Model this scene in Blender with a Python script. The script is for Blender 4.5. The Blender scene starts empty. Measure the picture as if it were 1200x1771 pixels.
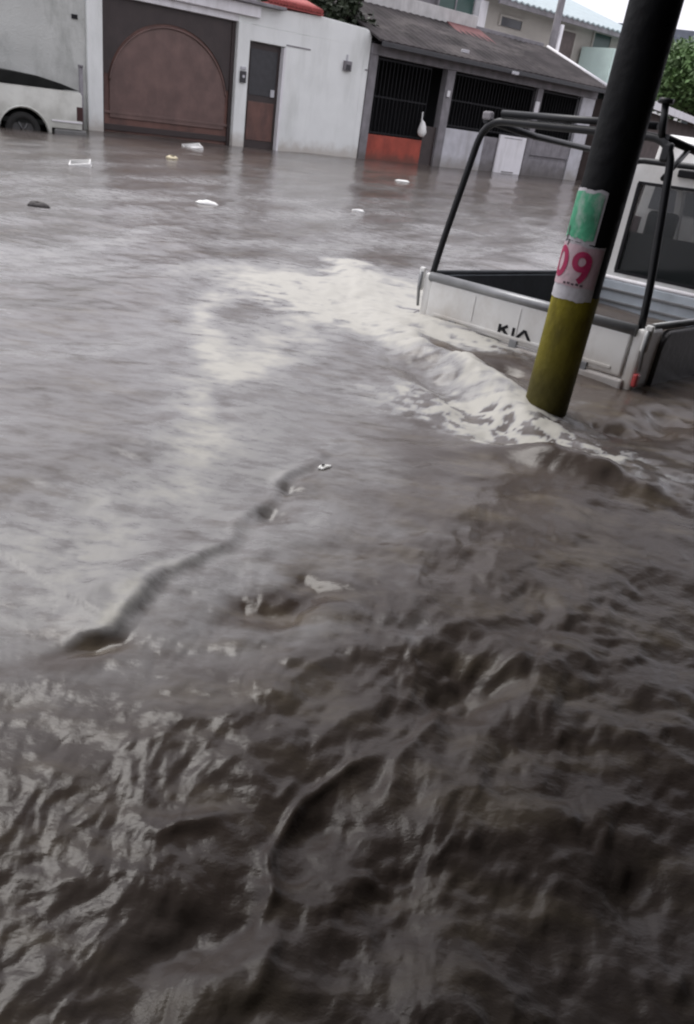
import bpy, math, random
import numpy as np
from mathutils import Vector, Matrix
random.seed(7)
R = math.radians
sc = bpy.context.scene
COL = sc.collection

# ------------------------------------------------------------------ camera, world, sun, exposure
CAM = np.array([0., 0., 1.3]); FPX = 1330.; PIT = R(27.8); ROL = R(8.8)
_R0 = np.array([1., 0, 0]); FW = np.array([0, math.cos(PIT), -math.sin(PIT)]); _U0 = np.array([0, math.sin(PIT), math.cos(PIT)])
RT = math.cos(ROL) * _R0 + math.sin(ROL) * _U0
UP = -math.sin(ROL) * _R0 + math.cos(ROL) * _U0
cd = bpy.data.cameras.new('camera'); cam = bpy.data.objects.new('camera', cd); COL.objects.link(cam)
cd.sensor_fit = 'VERTICAL'; cd.sensor_height = 36; cd.sensor_width = 24; cd.lens = 36 * FPX / 1771
cd.clip_start = 0.05; cd.clip_end = 3000
cam.matrix_world = Matrix(((RT[0], UP[0], -FW[0], CAM[0]), (RT[1], UP[1], -FW[1], CAM[1]), (RT[2], UP[2], -FW[2], CAM[2]), (0, 0, 0, 1)))
sc.camera = cam
cd.dof.use_dof = False

w = bpy.data.worlds.new('World'); sc.world = w; w.use_nodes = True
nt = w.node_tree; nt.nodes.clear()
sky = nt.nodes.new('ShaderNodeTexSky'); sky.sky_type = 'NISHITA'; sky.sun_disc = False
SUN_EL, SUN_AZ = R(58), R(-50)          # azimuth measured from +Y towards +X
sky.sun_elevation = SUN_EL; sky.sun_rotation = SUN_AZ
sky.air_density = 1.6; sky.dust_density = 4.0; sky.ozone_density = 1.0
hs = nt.nodes.new('ShaderNodeHueSaturation'); hs.inputs['Saturation'].default_value = 0.10
mxs = nt.nodes.new('ShaderNodeMix'); mxs.data_type = 'RGBA'; mxs.inputs['Factor'].default_value = 0.86
mxs.inputs[7].default_value = (6.0, 5.9, 6.5, 1)      # even cloud cover
bg = nt.nodes.new('ShaderNodeBackground'); bg.inputs['Strength'].default_value = 0.095
wo = nt.nodes.new('ShaderNodeOutputWorld')
nt.links.new(sky.outputs[0], hs.inputs['Color']); nt.links.new(hs.outputs[0], mxs.inputs[6])
nt.links.new(mxs.outputs[2], bg.inputs['Color']); nt.links.new(bg.outputs[0], wo.inputs[0])
sd = bpy.data.lights.new('sun', 'SUN'); sd.energy = 1.15; sd.angle = R(35); sd.color = (1, .97, .93)
so = bpy.data.objects.new('sun', sd); COL.objects.link(so)
sdir = Vector((math.sin(SUN_AZ) * math.cos(SUN_EL), math.cos(SUN_AZ) * math.cos(SUN_EL), math.sin(SUN_EL)))
so.rotation_euler = sdir.to_track_quat('Z', 'Y').to_euler()
sc.view_settings.view_transform = 'Standard'; sc.view_settings.look = 'None'
sc.view_settings.exposure = 1.1; sc.view_settings.gamma = 1
sc.render.engine = 'CYCLES'
sc.cycles.use_denoising = True
sc.cycles.filter_width = 2.2            # the photograph is a soft video frame
sc.cycles.max_bounces = 6

# ------------------------------------------------------------------ helpers
def ray(x, y):
    return FW + RT * (x - 600) / FPX + UP * (885.5 - y) / FPX
def atz(x, y, z=0.0):                    # where a line of sight meets the level z
    d = ray(x, y); t = (z - CAM[2]) / d[2]; return CAM + d * t
def far(x, y, dist):
    d = ray(x, y); return CAM + d * dist / math.hypot(d[0], d[1])

def tag(o, label=None, cat=None, group=None, kind=None):
    if label: o['label'] = label
    if cat: o['category'] = cat
    if group: o['group'] = group
    if kind: o['kind'] = kind
    return o
def empty(name, loc, rz=0.0, label=None, cat=None, group=None):
    o = bpy.data.objects.new(name, None); COL.objects.link(o); o.location = loc; o.rotation_euler = (0, 0, rz)
    o.empty_display_size = .2
    return tag(o, label, cat, group)

class MB:
    def __init__(s): s.v = []; s.f = []; s.sm = []
    def add(s, vs, fs, smooth=False):
        n = len(s.v); s.v += [tuple(map(float, q)) for q in vs]; s.f += [tuple(i + n for i in f) for f in fs]; s.sm += [smooth] * len(fs); return s
    def box(s, x0, x1, y0, y1, z0, z1):
        return s.add([(x0, y0, z0), (x1, y0, z0), (x1, y1, z0), (x0, y1, z0), (x0, y0, z1), (x1, y0, z1), (x1, y1, z1), (x0, y1, z1)],
                     [(0, 3, 2, 1), (4, 5, 6, 7), (0, 1, 5, 4), (1, 2, 6, 5), (2, 3, 7, 6), (3, 0, 4, 7)])
    def tube(s, pts, r, n=10, closed=True):
        pts = [Vector(p) for p in pts]; rs = r if isinstance(r, (list, tuple)) else [r] * len(pts)
        vs = []; fs = []; prev = None
        for i, p in enumerate(pts):
            t = (pts[min(i + 1, len(pts) - 1)] - pts[max(i - 1, 0)]).normalized()
            if prev is None:
                a = t.cross(Vector((0, 0, 1)))
                if a.length < .05: a = t.cross(Vector((0, 1, 0)))
                a.normalize()
            else: a = (prev - t * prev.dot(t)).normalized()
            prev = a; b = t.cross(a)
            for k in range(n):
                q = 2 * math.pi * k / n; vs.append(p + (a * math.cos(q) + b * math.sin(q)) * rs[i])
        for i in range(len(pts) - 1):
            for k in range(n):
                fs.append((i * n + k, i * n + (k + 1) % n, (i + 1) * n + (k + 1) % n, (i + 1) * n + k))
        s.add(vs, fs, True)
        m = len(vs)
        if closed: s.add([vs[k] for k in range(n)], [tuple(range(n))[::-1]]); s.add([vs[m - n + k] for k in range(n)], [tuple(range(n))])
        return s
    def prism(s, prof, a0, a1, axis='y', smooth=False):    # profile in the two other axes, extruded along axis
        def P(u, v, t): return {'y': (u, t, v), 'x': (t, u, v), 'z': (u, v, t)}[axis]
        n = len(prof); vs = [P(u, v, a0) for u, v in prof] + [P(u, v, a1) for u, v in prof]
        s.add(vs, [tuple(range(n)), tuple(range(2 * n - 1, n - 1, -1))])
        return s.add(vs, [(i, i + n, (i + 1) % n + n, (i + 1) % n) for i in range(n)], smooth)
    def build(s, name, m, parent=None, bevel=0, seg=2, subsurf=0):
        me = bpy.data.meshes.new(name); me.from_pydata(s.v, [], s.f); me.update()
        for p, q in zip(me.polygons, s.sm): p.use_smooth = q
        import bmesh
        b = bmesh.new(); b.from_mesh(me)
        bmesh.ops.remove_doubles(b, verts=b.verts, dist=1e-5)
        bmesh.ops.recalc_face_normals(b, faces=b.faces); b.to_mesh(me); b.free()
        o = bpy.data.objects.new(name, me); COL.objects.link(o); me.materials.append(m)
        if parent: o.parent = parent
        if bevel:
            md = o.modifiers.new('bevel', 'BEVEL'); md.width = bevel; md.segments = seg; md.limit_method = 'ANGLE'; md.angle_limit = R(40)
        if subsurf:
            md = o.modifiers.new('sub', 'SUBSURF'); md.levels = md.render_levels = subsurf
        return o

def mat(name, col, rough=.6, var=.12, scale=6., bump=0., bscale=40., metal=0., spec=.5, stain=None, stain_amt=0., stain_scale=(3, 3, .5), coords='Object', zdirt_shade=None):
    m = bpy.data.materials.new(name); m.use_nodes = True; t = m.node_tree; N = t.nodes; L = t.links
    p = N['Principled BSDF']; p.inputs['Roughness'].default_value = rough; p.inputs['Metallic'].default_value = metal
    p.inputs['Specular IOR Level'].default_value = spec
    tc = N.new('ShaderNodeTexCoord')
    nz = N.new('ShaderNodeTexNoise'); nz.inputs['Scale'].default_value = scale; nz.inputs['Detail'].default_value = 6
    L.new(tc.outputs[coords], nz.inputs['Vector'])
    mr = N.new('ShaderNodeMapRange'); mr.inputs['From Min'].default_value = .3; mr.inputs['From Max'].default_value = .7
    mr.inputs['To Min'].default_value = 1 - var; mr.inputs['To Max'].default_value = 1 + var
    L.new(nz.outputs['Fac'], mr.inputs['Value'])
    mu = N.new('ShaderNodeVectorMath'); mu.operation = 'SCALE'; mu.inputs[0].default_value = col[:3]
    L.new(mr.outputs[0], mu.inputs['Scale']); out = mu.outputs[0]
    if stain:
        mp = N.new('ShaderNodeMapping'); mp.inputs['Scale'].default_value = stain_scale; L.new(tc.outputs[coords], mp.inputs['Vector'])
        n2 = N.new('ShaderNodeTexNoise'); n2.inputs['Scale'].default_value = 1; n2.inputs['Detail'].default_value = 8; n2.inputs['Roughness'].default_value = .65
        L.new(mp.outputs[0], n2.inputs['Vector'])
        m2 = N.new('ShaderNodeMapRange'); m2.inputs['From Min'].default_value = .48; m2.inputs['From Max'].default_value = .72; m2.inputs['To Max'].default_value = stain_amt
        L.new(n2.outputs['Fac'], m2.inputs['Value'])
        mx = N.new('ShaderNodeMix'); mx.data_type = 'RGBA'; L.new(m2.outputs[0], mx.inputs['Factor']); L.new(out, mx.inputs[6]); mx.inputs[7].default_value = (*stain, 1)
        out = mx.outputs[2]
    if zdirt_shade:
        z0, z1, dc, amt = zdirt_shade
        sx = N.new('ShaderNodeSeparateXYZ'); L.new(tc.outputs[coords], sx.inputs[0])
        n4 = N.new('ShaderNodeTexNoise'); n4.inputs['Scale'].default_value = 3.5; n4.inputs['Detail'].default_value = 8; L.new(tc.outputs[coords], n4.inputs['Vector'])
        ad = N.new('ShaderNodeMath'); ad.operation = 'MULTIPLY_ADD'; L.new(n4.outputs['Fac'], ad.inputs[0]); ad.inputs[1].default_value = -(z1 - z0) * 1.3; L.new(sx.outputs['Z'], ad.inputs[2])
        m4 = N.new('ShaderNodeMapRange'); m4.interpolation_type = 'SMOOTHSTEP'; L.new(ad.outputs[0], m4.inputs['Value'])
        h_ = (z1 - z0) * .65
        m4.inputs['From Min'].default_value = z0 - h_; m4.inputs['From Max'].default_value = z1 - h_; m4.inputs['To Min'].default_value = amt; m4.inputs['To Max'].default_value = 0
        mx4 = N.new('ShaderNodeMix'); mx4.data_type = 'RGBA'; L.new(m4.outputs[0], mx4.inputs['Factor']); L.new(out, mx4.inputs[6]); mx4.inputs[7].default_value = (*dc, 1); out = mx4.outputs[2]
    L.new(out, p.inputs['Base Color'])
    if bump:
        n3 = N.new('ShaderNodeTexNoise'); n3.inputs['Scale'].default_value = bscale; n3.inputs['Detail'].default_value = 5; L.new(tc.outputs[coords], n3.inputs['Vector'])
        bp = N.new('ShaderNodeBump'); bp.inputs['Strength'].default_value = bump; bp.inputs['Distance'].default_value = .02
        L.new(n3.outputs['Fac'], bp.inputs['Height']); L.new(bp.outputs[0], p.inputs['Normal'])
    return m

M = {}
M['grey_plaster'] = mat('grey_plaster', (.50, .51, .485), .85, .10, 1.2, .5, 30, zdirt_shade=(.45, 1.5, (.26, .27, .25), .75), stain=(.20, .21, .19), stain_amt=.8, stain_scale=(1.1, 1, .55))
M['white_plaster'] = mat('white_plaster', (.76, .78, .765), .8, .05, 1.5, .35, 35, zdirt_shade=(.5, .85, (.42, .38, .33), .75), stain=(.50, .52, .49), stain_amt=.55, stain_scale=(1.8, 1, .4))
M['white_trim'] = mat('white_trim', (.74, .73, .75), .75, .05, 3, .2, 30, stain=(.45, .44, .43), stain_amt=.5, stain_scale=(5, 5, .8))
M['gate_brown'] = mat('gate_brown', (.135, .066, .052), .55, .22, 3, .25, 40, stain=(.05, .03, .03), stain_amt=.7, stain_scale=(3, 3, 1.2))
M['gate_dark'] = mat('gate_dark', (.036, .025, .024), .5, .2, 4, .2, 30)
M['gate_arch'] = mat('gate_arch', (.135, .082, .072), .5, .2, 3, .2, 30, stain=(.07, .045, .04), stain_amt=.6, stain_scale=(2, 2, 1))
M['metal_dark'] = mat('metal_dark', (.03, .03, .034), .45, .2, 9, .1, 40)
M['black'] = mat('black', (.008, .008, .010), .6, .2, 9, spec=.25)
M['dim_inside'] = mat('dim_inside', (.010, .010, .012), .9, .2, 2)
M['red_wall'] = mat('red_wall', (.33, .060, .037), .7, .25, 3, .3, 30, zdirt_shade=(.5, .8, (.12, .05, .035), .8), stain=(.14, .03, .025), stain_amt=.7, stain_scale=(3, 3, 1.5))
M['concrete'] = mat('concrete', (.22, .21, .222), .9, .2, 4, .4, 25, zdirt_shade=(.5, 1.0, (.10, .09, .08), .7), stain=(.12, .115, .12), stain_amt=.7, stain_scale=(4, 4, .8))
M['pale_wall'] = mat('pale_wall', (.50, .50, .53), .85, .12, 3, .3, 30, zdirt_shade=(.5, .9, (.24, .22, .19), .7), stain=(.3, .29, .29), stain_amt=.6, stain_scale=(3, 3, .6))
M['roof_dark'] = mat('roof_dark', (.038, .033, .034), .9, .45, 1.1, .5, 14, spec=.2, stain=(.15, .135, .13), stain_amt=.6, stain_scale=(.7, 1.2, 1.2))
M['roof_red'] = mat('roof_red', (.14, .055, .055), .85, .25, 4, .4, 14)
M['tile_red'] = mat('tile_red', (.34, .07, .065), .7, .2, 7, .3, 20)
M['pale_cap'] = mat('pale_cap', (.52, .51, .50), .8, .15, 3, .3, 20, stain=(.3, .29, .28), stain_amt=.6)
M['beige'] = mat('beige', (.40, .375, .34), .85, .08, 1.5, .3, 20, stain=(.28, .26, .23), stain_amt=.5, stain_scale=(.8, 1, .5))
M['window_dark'] = mat('window_dark', (.05, .052, .058), .25, .1, 3)
M['green_window'] = mat('green_window', (.03, .07, .06), .3, .1, 3)
M['door_brown'] = mat('door_brown', (.11, .085, .08), .6, .15, 5)
M['tin_pale'] = mat('tin_pale', (.40, .47, .49), .5, .08, 2, .2, 12, stain=(.42, .48, .5), stain_amt=.6, stain_scale=(.5, 4, 4))
M['mint'] = mat('mint', (.50, .62, .58), .8, .08, 2, .2, 20)
M['foliage'] = mat('foliage', (.08, .145, .045), .6, .55, 1.3, coords='Object')
M['foliage_dark'] = mat('foliage_dark', (.035, .05, .025), .6, .5, 1.3)
M['bark'] = mat('bark', (.06, .045, .035), .9, .3, 6, .4, 30)
M['truck_white'] = mat('truck_white', (.70, .70, .68), .33, .05, 3, .05, 20, zdirt_shade=(.78, 1.12, (.36, .31, .25), .7), stain=(.42, .38, .33), stain_amt=.55, stain_scale=(3, 3, 2.2))
M['truck_grime'] = mat('truck_grime', (.42, .40, .38), .5, .12, 6, .05, 20, stain=(.24, .2, .17), stain_amt=.8, stain_scale=(6, 6, 5))
M['lip'] = mat('lip', (.22, .225, .23), .35, .15, 8, metal=.4)
M['truck_bed'] = mat('truck_bed', (.025, .03, .036), .6, .3, 5, .2, 20)
M['bed_pale'] = mat('bed_pale', (.45, .50, .54), .5, .1, 5, stain=(.25, .28, .3), stain_amt=.5)
M['side_dark'] = mat('side_dark', (.030, .027, .028), .5, .2, 4, .15, 20)
M['rack'] = mat('rack', (.009, .010, .012), .42, .3, 12, spec=.35)
M['rubber'] = mat('rubber', (.018, .018, .017), .8, .2, 10, .2, 30)
M['rim'] = mat('rim', (.10, .10, .10), .4, .2, 8, metal=.6)
M['red_lens'] = mat('red_lens', (.40, .05, .05), .3, .1, 20)
M['smoke_lens'] = mat('smoke_lens', (.05, .02, .02), .3, .1, 20)
M['car_white'] = mat('car_white', (.70, .71, .66), .3, .05, 3, zdirt_shade=(.35, 1.0, (.36, .36, .32), .75), stain=(.40, .40, .36), stain_amt=.6, stain_scale=(2, 2, 2))  # greyer lower body: shading of the side put into the colour
M['car_black'] = mat('car_black', (.010, .011, .010), .75, .3, 5, spec=.2)
M['pole_paint'] = mat('pole_paint', (.006, .0065, .008), .62, .35, 5, .35, 18, spec=.18, stain=(.012, .014, .014), stain_amt=.6, stain_scale=(9, 9, 1.5))
M['pole_yellow'] = mat('pole_yellow', (.25, .215, .022), .6, .3, 7, .35, 25, spec=.15, stain=(.09, .075, .014), stain_amt=.9, stain_scale=(11, 11, 4), zdirt_shade=(.9, 1.6, (.050, .044, .018), .85))
M['paper'] = mat('paper', (.50, .49, .52), .75, .12, 9, .2, 30, stain=(.24, .22, .23), stain_amt=.7, stain_scale=(8, 8, 9))
M['paper_green'] = mat('paper_green', (.05, .29, .16), .7, .35, 9, .2, 30, stain=(.36, .42, .39), stain_amt=.95, stain_scale=(16, 16, 9))
M['paper_pink'] = mat('paper_pink', (.50, .36, .40), .75, .2, 12, .2, 30, stain=(.30, .27, .28), stain_amt=.8, stain_scale=(12, 12, 12))
M['ink_magenta'] = mat('ink_magenta', (.33, .012, .075), .7, .15, 20)
M['ink_dark'] = mat('ink_dark', (.07, .05, .06), .7, .2, 20)
M['foam_white'] = mat('foam_white', (.80, .80, .78), .7, .08, 20, .3, 40)
M['foam_cream'] = mat('foam_cream', (.62, .55, .38), .7, .1, 20, .3, 40)
M['driftwood'] = mat('driftwood', (.035, .03, .03), .7, .3, 20, .3, 40)
M['hill'] = mat('hill', (.13, .15, .18), .95, .2, .02)
M['road'] = mat('road', (.05, .05, .05), .9, .2, 1)
M['near_wall'] = mat('near_wall', (.03, .025, .023), .85, .25, 1.5, .3, 25)
M['near_roof'] = mat('near_roof', (.020, .017, .016), .9, .2, 2)

def glass(name, tint, a):
    m = bpy.data.materials.new(name); m.use_nodes = True; t = m.node_tree; N = t.nodes; L = t.links
    p = N['Principled BSDF']; p.inputs['Base Color'].default_value = (*tint, 1); p.inputs['Roughness'].default_value = .08; p.inputs['Alpha'].default_value = a
    return m
M['cab_glass'] = glass('cab_glass', (.02, .025, .025), .50)

# ------------------------------------------------------------------ noise on arrays
_rng = np.random.default_rng(11)
_perm = _rng.permutation(256); _perm = np.concatenate([_perm, _perm]); _ang = _rng.random(256) * 2 * np.pi
_gx, _gy = np.cos(_ang), np.sin(_ang)
def perlin(x, y):
    xi = np.floor(x).astype(int); yi = np.floor(y).astype(int); xf = x - xi; yf = y - yi
    u = xf ** 3 * (xf * (xf * 6 - 15) + 10); v = yf ** 3 * (yf * (yf * 6 - 15) + 10)
    def g(ix, iy, dx, dy):
        h = _perm[(_perm[ix & 255] + iy) & 255]; return _gx[h] * dx + _gy[h] * dy
    a = g(xi, yi, xf, yf); b = g(xi + 1, yi, xf - 1, yf); c = g(xi, yi + 1, xf, yf - 1); d = g(xi + 1, yi + 1, xf - 1, yf - 1)
    return (a + u * (b - a)) * (1 - v) + (c + u * (d - c)) * v
def fbm(x, y, o=4, g=.5):
    s = 0; a = 1; k = 1
    for i in range(o): s = s + a * perlin(x * k + 17.3 * i, y * k - 9.1 * i); a *= g; k *= 2.03
    return s
def ridged(x, y, o=3):
    s = 0; a = 1; k = 1
    for i in range(o): s = s + a * (1 - np.abs(perlin(x * k + 5.7 * i, y * k + 3.3 * i)) * 2.2); a *= .5; k *= 2.1
    return s
def sstep(a, b, x):
    t = np.clip((x - a) / (b - a), 0, 1); return t * t * (3 - 2 * t)

# ------------------------------------------------------------------ flood water: one sheet, finer near the camera
def px(*pts): return np.array([atz(x, y)[:2] for x, y in pts])
def near_line(X, Y, P):
    """distance to a polyline, signed (+ on its left), and position along it 0..1"""
    best = np.full(X.shape, 1e9); sg = np.zeros(X.shape); al = np.zeros(X.shape)
    seg = np.linalg.norm(P[1:] - P[:-1], axis=1); cum = np.concatenate([[0], np.cumsum(seg)])
    for i in range(len(P) - 1):
        d = P[i + 1] - P[i]; L2 = d @ d
        t = np.clip(((X - P[i, 0]) * d[0] + (Y - P[i, 1]) * d[1]) / L2, 0, 1)
        qx = X - P[i, 0] - t * d[0]; qy = Y - P[i, 1] - t * d[1]; dist = np.hypot(qx, qy)
        m = dist < best; best = np.where(m, dist, best)
        sg = np.where(m, np.sign(d[0] * qy - d[1] * qx), sg); al = np.where(m, (cum[i] + t * seg[i]) / cum[-1], al)
    return best, sg, al
def blob(X, Y, x, y, lx, ly, ang, wob=0.0):
    """soft elliptical mound around the water point under photo-free world coordinates"""
    c = atz(x, y); ca, sa = math.cos(ang), math.sin(ang)
    u = (X - c[0]) * ca + (Y - c[1]) * sa; v = -(X - c[0]) * sa + (Y - c[1]) * ca
    return np.exp(-(u / lx) ** 2 - (v / ly) ** 2)

def water_height(X, Y):
    Rr = np.hypot(X, Y)
    wx = X + .10 * fbm(X * 2.1, Y * 2.1, 3); wy = Y + .10 * fbm(X * 2.1 + 40, Y * 2.1 + 7, 3)
    fa = R(62)                                       # direction of the current
    u = wx * math.cos(fa) + wy * math.sin(fa); v = -wx * math.sin(fa) + wy * math.cos(fa)
    h = .040 * fbm(u * .38, v * .85, 3)               # long swells
    near = 1 - sstep(1.7, 3.8, Rr)
    mid = 1 - sstep(5, 14, Rr)
    turb = sstep(-.9, .5, X * .85 - Y * .20 + .25)    # rougher towards the near kerb on the right
    lump = fbm(u * 2.5, v * 3.2, 4, .55)
    h += near * (.20 + .80 * turb) * .027 * lump
    h += near * (.20 + .80 * turb) * .0045 * (ridged(u * 4.2 + 3, v * 6.0, 2) - .9)
    h += near * (.20 + .80 * turb) * (.0125 * fbm(wx * 5.5 + 7, wy * 5.5, 3, .55) + .0048 * fbm(X * 15, Y * 15 + 3, 2, .5))
    h += (1 - sstep(1.5, 3.6, Rr)) * .0020 * fbm(u * 26, v * 38, 2, .5)
    h += mid * (1 - near) * .012 * fbm(wx * 1.6, wy * 2.2, 3)
    h += mid * .006 * fbm(X * 3.0 + 9, Y * 5.5, 2)
    h += .005 * fbm(X * 1.1, Y * 1.9 + 4, 3)
    foam = np.zeros(X.shape)
    wob = .06 * fbm(X * 3.3 + 2, Y * 3.3, 3); wob2 = .5 + fbm(X * 4 + 1, Y * 4 + 9, 3)
    # 1 the long step of standing water that runs down to the left
    P = px((-120, 1180), (60, 1120), (200, 1092), (280, 1000), (400, 940), (445, 880), (500, 820), (590, 770), (700, 730))
    d, s, al = near_line(X, Y, P); sd_ = d * s + wob * .75 + .012 * fbm(X * 12, Y * 12, 2)
    fade = sstep(.10, .20, al) * (1 - sstep(.62, .98, al))
    h += fade * (.35 + .9 * np.exp(-((al - .17) / .09) ** 2) + .5 * np.clip(.3 + 1.6 * fbm(X * 5.7 + 8, Y * 5.7, 2), 0, 1)) * .011 * (.5 + .5 * np.tanh(sd_ / .016)) * np.exp(-np.maximum(sd_, 0) / .55)
    h += fade * .006 * np.exp(-((sd_ - .02) / .022) ** 2)
    h -= fade * .007 * np.exp(-((sd_ + .035) / .028) ** 2)
    foam += fade * (.10 + .55 * (1 - sstep(.12, .32, al))) * np.exp(-((sd_ - .035) / .04) ** 2) * np.clip(.2 + wob2, 0, 1)
    # 2 bow wave: from the truck's corner past the pole to the kerb
    P = px((600, 455), (640, 540), (700, 590), (790, 640), (880, 700), (945, 768), (1040, 812), (1130, 835), (1260, 850))
    d, s, al = near_line(X, Y, P); sd_ = d * s + wob * .6
    amp = .020 + .066 * np.exp(-((al - .62) / .15) ** 2)
    h += amp * np.exp(-(sd_ / np.where(sd_ > 0, .20, .11)) ** 2) * (1 + .15 * wob2)
    h -= .055 * np.exp(-((al - .66) / .13) ** 2) * np.exp(-((sd_ + .24) / .12) ** 2)
    h += sstep(.0, .1, al) * .012 * fbm(X * 6, Y * 6, 3) * np.exp(-(sd_ / .35) ** 2) * 2
    foam += .85 * (1 - .6 * sstep(.6, .85, al)) * np.exp(-((sd_ - .02 + .05 * fbm(X * 7 + 3, Y * 7, 3)) / (.13 + .09 * wob2 * (1 - .6 * al))) ** 2) * np.clip(.15 + wob2 * .9 + .5 * fbm(X * 12, Y * 12, 3), 0, 1.1)
    # 3 smooth boil beside the truck's rear corner
    h += .035 * blob(X, Y, 640, 500, .85, .28, R(25)) + .055 * blob(X, Y, 760, 570, .34, .18, R(-38)) - .085 * blob(X, Y, 765, 612, .16, .07, R(-38)) - .08 * blob(X, Y, 880, 640, .16, .09, R(-38))
    foam += .62 * blob(X + wob * 2, Y, 630, 500, 1.0, .50, R(15)) * np.clip(.3 + 1.1 * wob2, 0, 1.2) + .5 * blob(X, Y, 720, 560, .35, .2, R(-30))
    # 4 foam streaks drifting left from the truck
    for Q, wd, k in (((( 640, 500), (560, 560), (420, 640), (360, 690), (330, 800), (230, 900), (60, 960)), .22, .34), (((380, 512), (350, 540), (375, 640), (350, 700)), .10, .34), (((1000, 700), (900, 700), (820, 680)), .10, .5)):
        d, s, al = near_line(X, Y, px(*Q)); dd = d * s + wob * 1.4
        foam += k * np.exp(-(dd / wd) ** 2) * np.clip(.15 + 1.1 * wob2, 0, 1.2) * (1 - .5 * sstep(.6, 1, al))
    # 5 single holes and heaps near the camera
    for x, y, lx, ly, a, k in ((470, 1050, .15, .055, R(48), -.026), (530, 1010, .06, .035, R(50), -.02), (430, 1110, .10, .05, R(45), .010),
                               (150, 1115, .09, .03, R(25), -.022), (470, 885, .07, .03, 0, -.025), (500, 838, .07, .028, 0, -.022),
                               (800, 1190, .17, .07, R(38), -.062), (900, 1150, .07, .10, R(80), .030), (700, 1130, .12, .05, R(50), .018),
                               (350, 1600, .13, .05, R(52), -.040), (560, 1430, .09, .06, R(60), -.024), (500, 1370, .030, .012, R(70), .012),
                               (430, 1640, .10, .022, R(62), .022), (700, 920, .06, .03, 0, -.015), (965, 880, .30, .12, R(-22), -.02),
                               (1050, 735, .11, .08, R(-20), -.070), (1150, 730, .5, .14, R(40), -.06), (640, 1600, .16, .09, R(60), -.035), (1100, 1500, .12, .08, R(60), -.03),
                               (220, 1010, .25, .08, R(60), .02), (300, 1420, .12, .03, R(20), .015), (120, 880, .5, .12, R(0), -.012)):
        h += k * .8 * blob(X + wob * 1.1, Y - wob * .9 + .03 * lump, x, y, lx, ly, a) * np.clip(.45 + 1.1 * wob2, .1, 1.5)
    P = px((430, 1640), (470, 1545), (465, 1470), (520, 1380), (600, 1325), (690, 1290))
    d, s, al = near_line(X, Y, P); sd_ = d * s + wob * .12
    h += sstep(0, .15, al) * (1 - sstep(.8, 1, al)) * (.010 * np.exp(-(sd_ / .014) ** 2) - .010 * np.exp(-((sd_ + .05) / .035) ** 2))
    P = px((660, 1420), (690, 1310), (760, 1230), (870, 1160), (930, 1120))
    d, s, al = near_line(X, Y, P); sd_ = d * s + wob * .2
    h += sstep(0, .15, al) * (1 - sstep(.8, 1, al)) * (.010 * np.exp(-(sd_ / .020) ** 2) - .010 * np.exp(-((sd_ + .06) / .04) ** 2))
    h += .070 * blob(X + wob * .3, Y - wob * .3, 935, 800, .22, .10, R(-22)) + .045 * blob(X + wob * .5, Y, 1040, 830, .3, .09, R(-18))
    h += .004 * mid * (1 - near) * fbm(X * 5, Y * 9, 3)
    # 6 fine rings of ripples near the kerb on the right
    c = atz(940, 930); rr = np.hypot(X - c[0], Y - c[1]) + .045 * fbm(X * 5, Y * 5, 3)
    h += .0040 * np.sin(rr * 2 * np.pi / .050) * blob(X, Y, 1085, 1120, .10, .22, R(70)) * np.clip(.6 + 1.2 * fbm(X * 6, Y * 6 + 3, 2), 0, 1)
    h += .0022 * mid * np.sin((Y * 26 + 5 * fbm(X * 1.6, Y * 1.6, 3)) * 1.6) * np.clip(fbm(X * 1.4 + 30, Y * 2 + 3, 2) * 2, 0, 1) * sstep(1.4, 2.4, Rr) * (1 - sstep(5, 8, Rr))
    foam += .22 * near * turb * np.clip(fbm(u * 5, v * 7, 3) * 1.6, 0, 1)
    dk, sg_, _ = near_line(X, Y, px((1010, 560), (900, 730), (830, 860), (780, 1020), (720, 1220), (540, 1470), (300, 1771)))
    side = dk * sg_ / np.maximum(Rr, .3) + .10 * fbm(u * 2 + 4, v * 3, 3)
    foam += .47 * (1 - sstep(-.30, .14, side)) * (1 - sstep(9, 20, Rr) * .45) * sstep(.75, 2.0, Rr) * np.clip(1 + .42 * fbm(u * .7 + 4, v * 1.5, 3), 0, 1.5)  # broad pale tone: sky brightness of open water put into the colour
    # clear water in the hollows, their dark reflection put into the colour
    for x, y, lx, ly, a, k in ((770, 606, .20, .07, R(-38), 1.3), (880, 640, .22, .12, R(-38), 1.3), (740, 545, .16, .09, R(-38), .6), (960, 835, .40, .16, R(-22), 2.2), (1050, 735, .16, .12, R(-20), 1.2), (480, 1040, .14, .06, R(48), 1), (150, 1125, .09, .04, R(35), 1), (810, 1185, .2, .09, R(38), 1), (350, 1610, .14, .06, R(52), 1), (610, 1480, .2, .12, R(60), 1)):
        foam -= k * blob(X + wob * 1.1, Y - wob * .9 + .03 * lump, x, y, lx, ly, a) * np.clip(.4 + 1.1 * wob2, 0, 1.2)
        foam += .8 * blob(X, Y, 690, 545, .75, .40, R(-20)) * np.clip(fbm(X * 5 + 3, Y * 8, 4, .6) * 1.0 + .30, 0, 1) + .55 * blob(X, Y, 900, 745, .5, .25, R(-30)) * np.clip(fbm(X * 8 + 3, Y * 9, 4, .6) * 1.1 + .18, 0, 1)
    foam -= 1.2 * blob(X, Y, 1150, 740, .55, .16, R(40))
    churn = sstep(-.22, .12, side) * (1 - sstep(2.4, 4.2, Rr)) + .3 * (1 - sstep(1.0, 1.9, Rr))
    return h, np.clip(foam, 0, 1), np.clip(churn, 0, 1)

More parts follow.
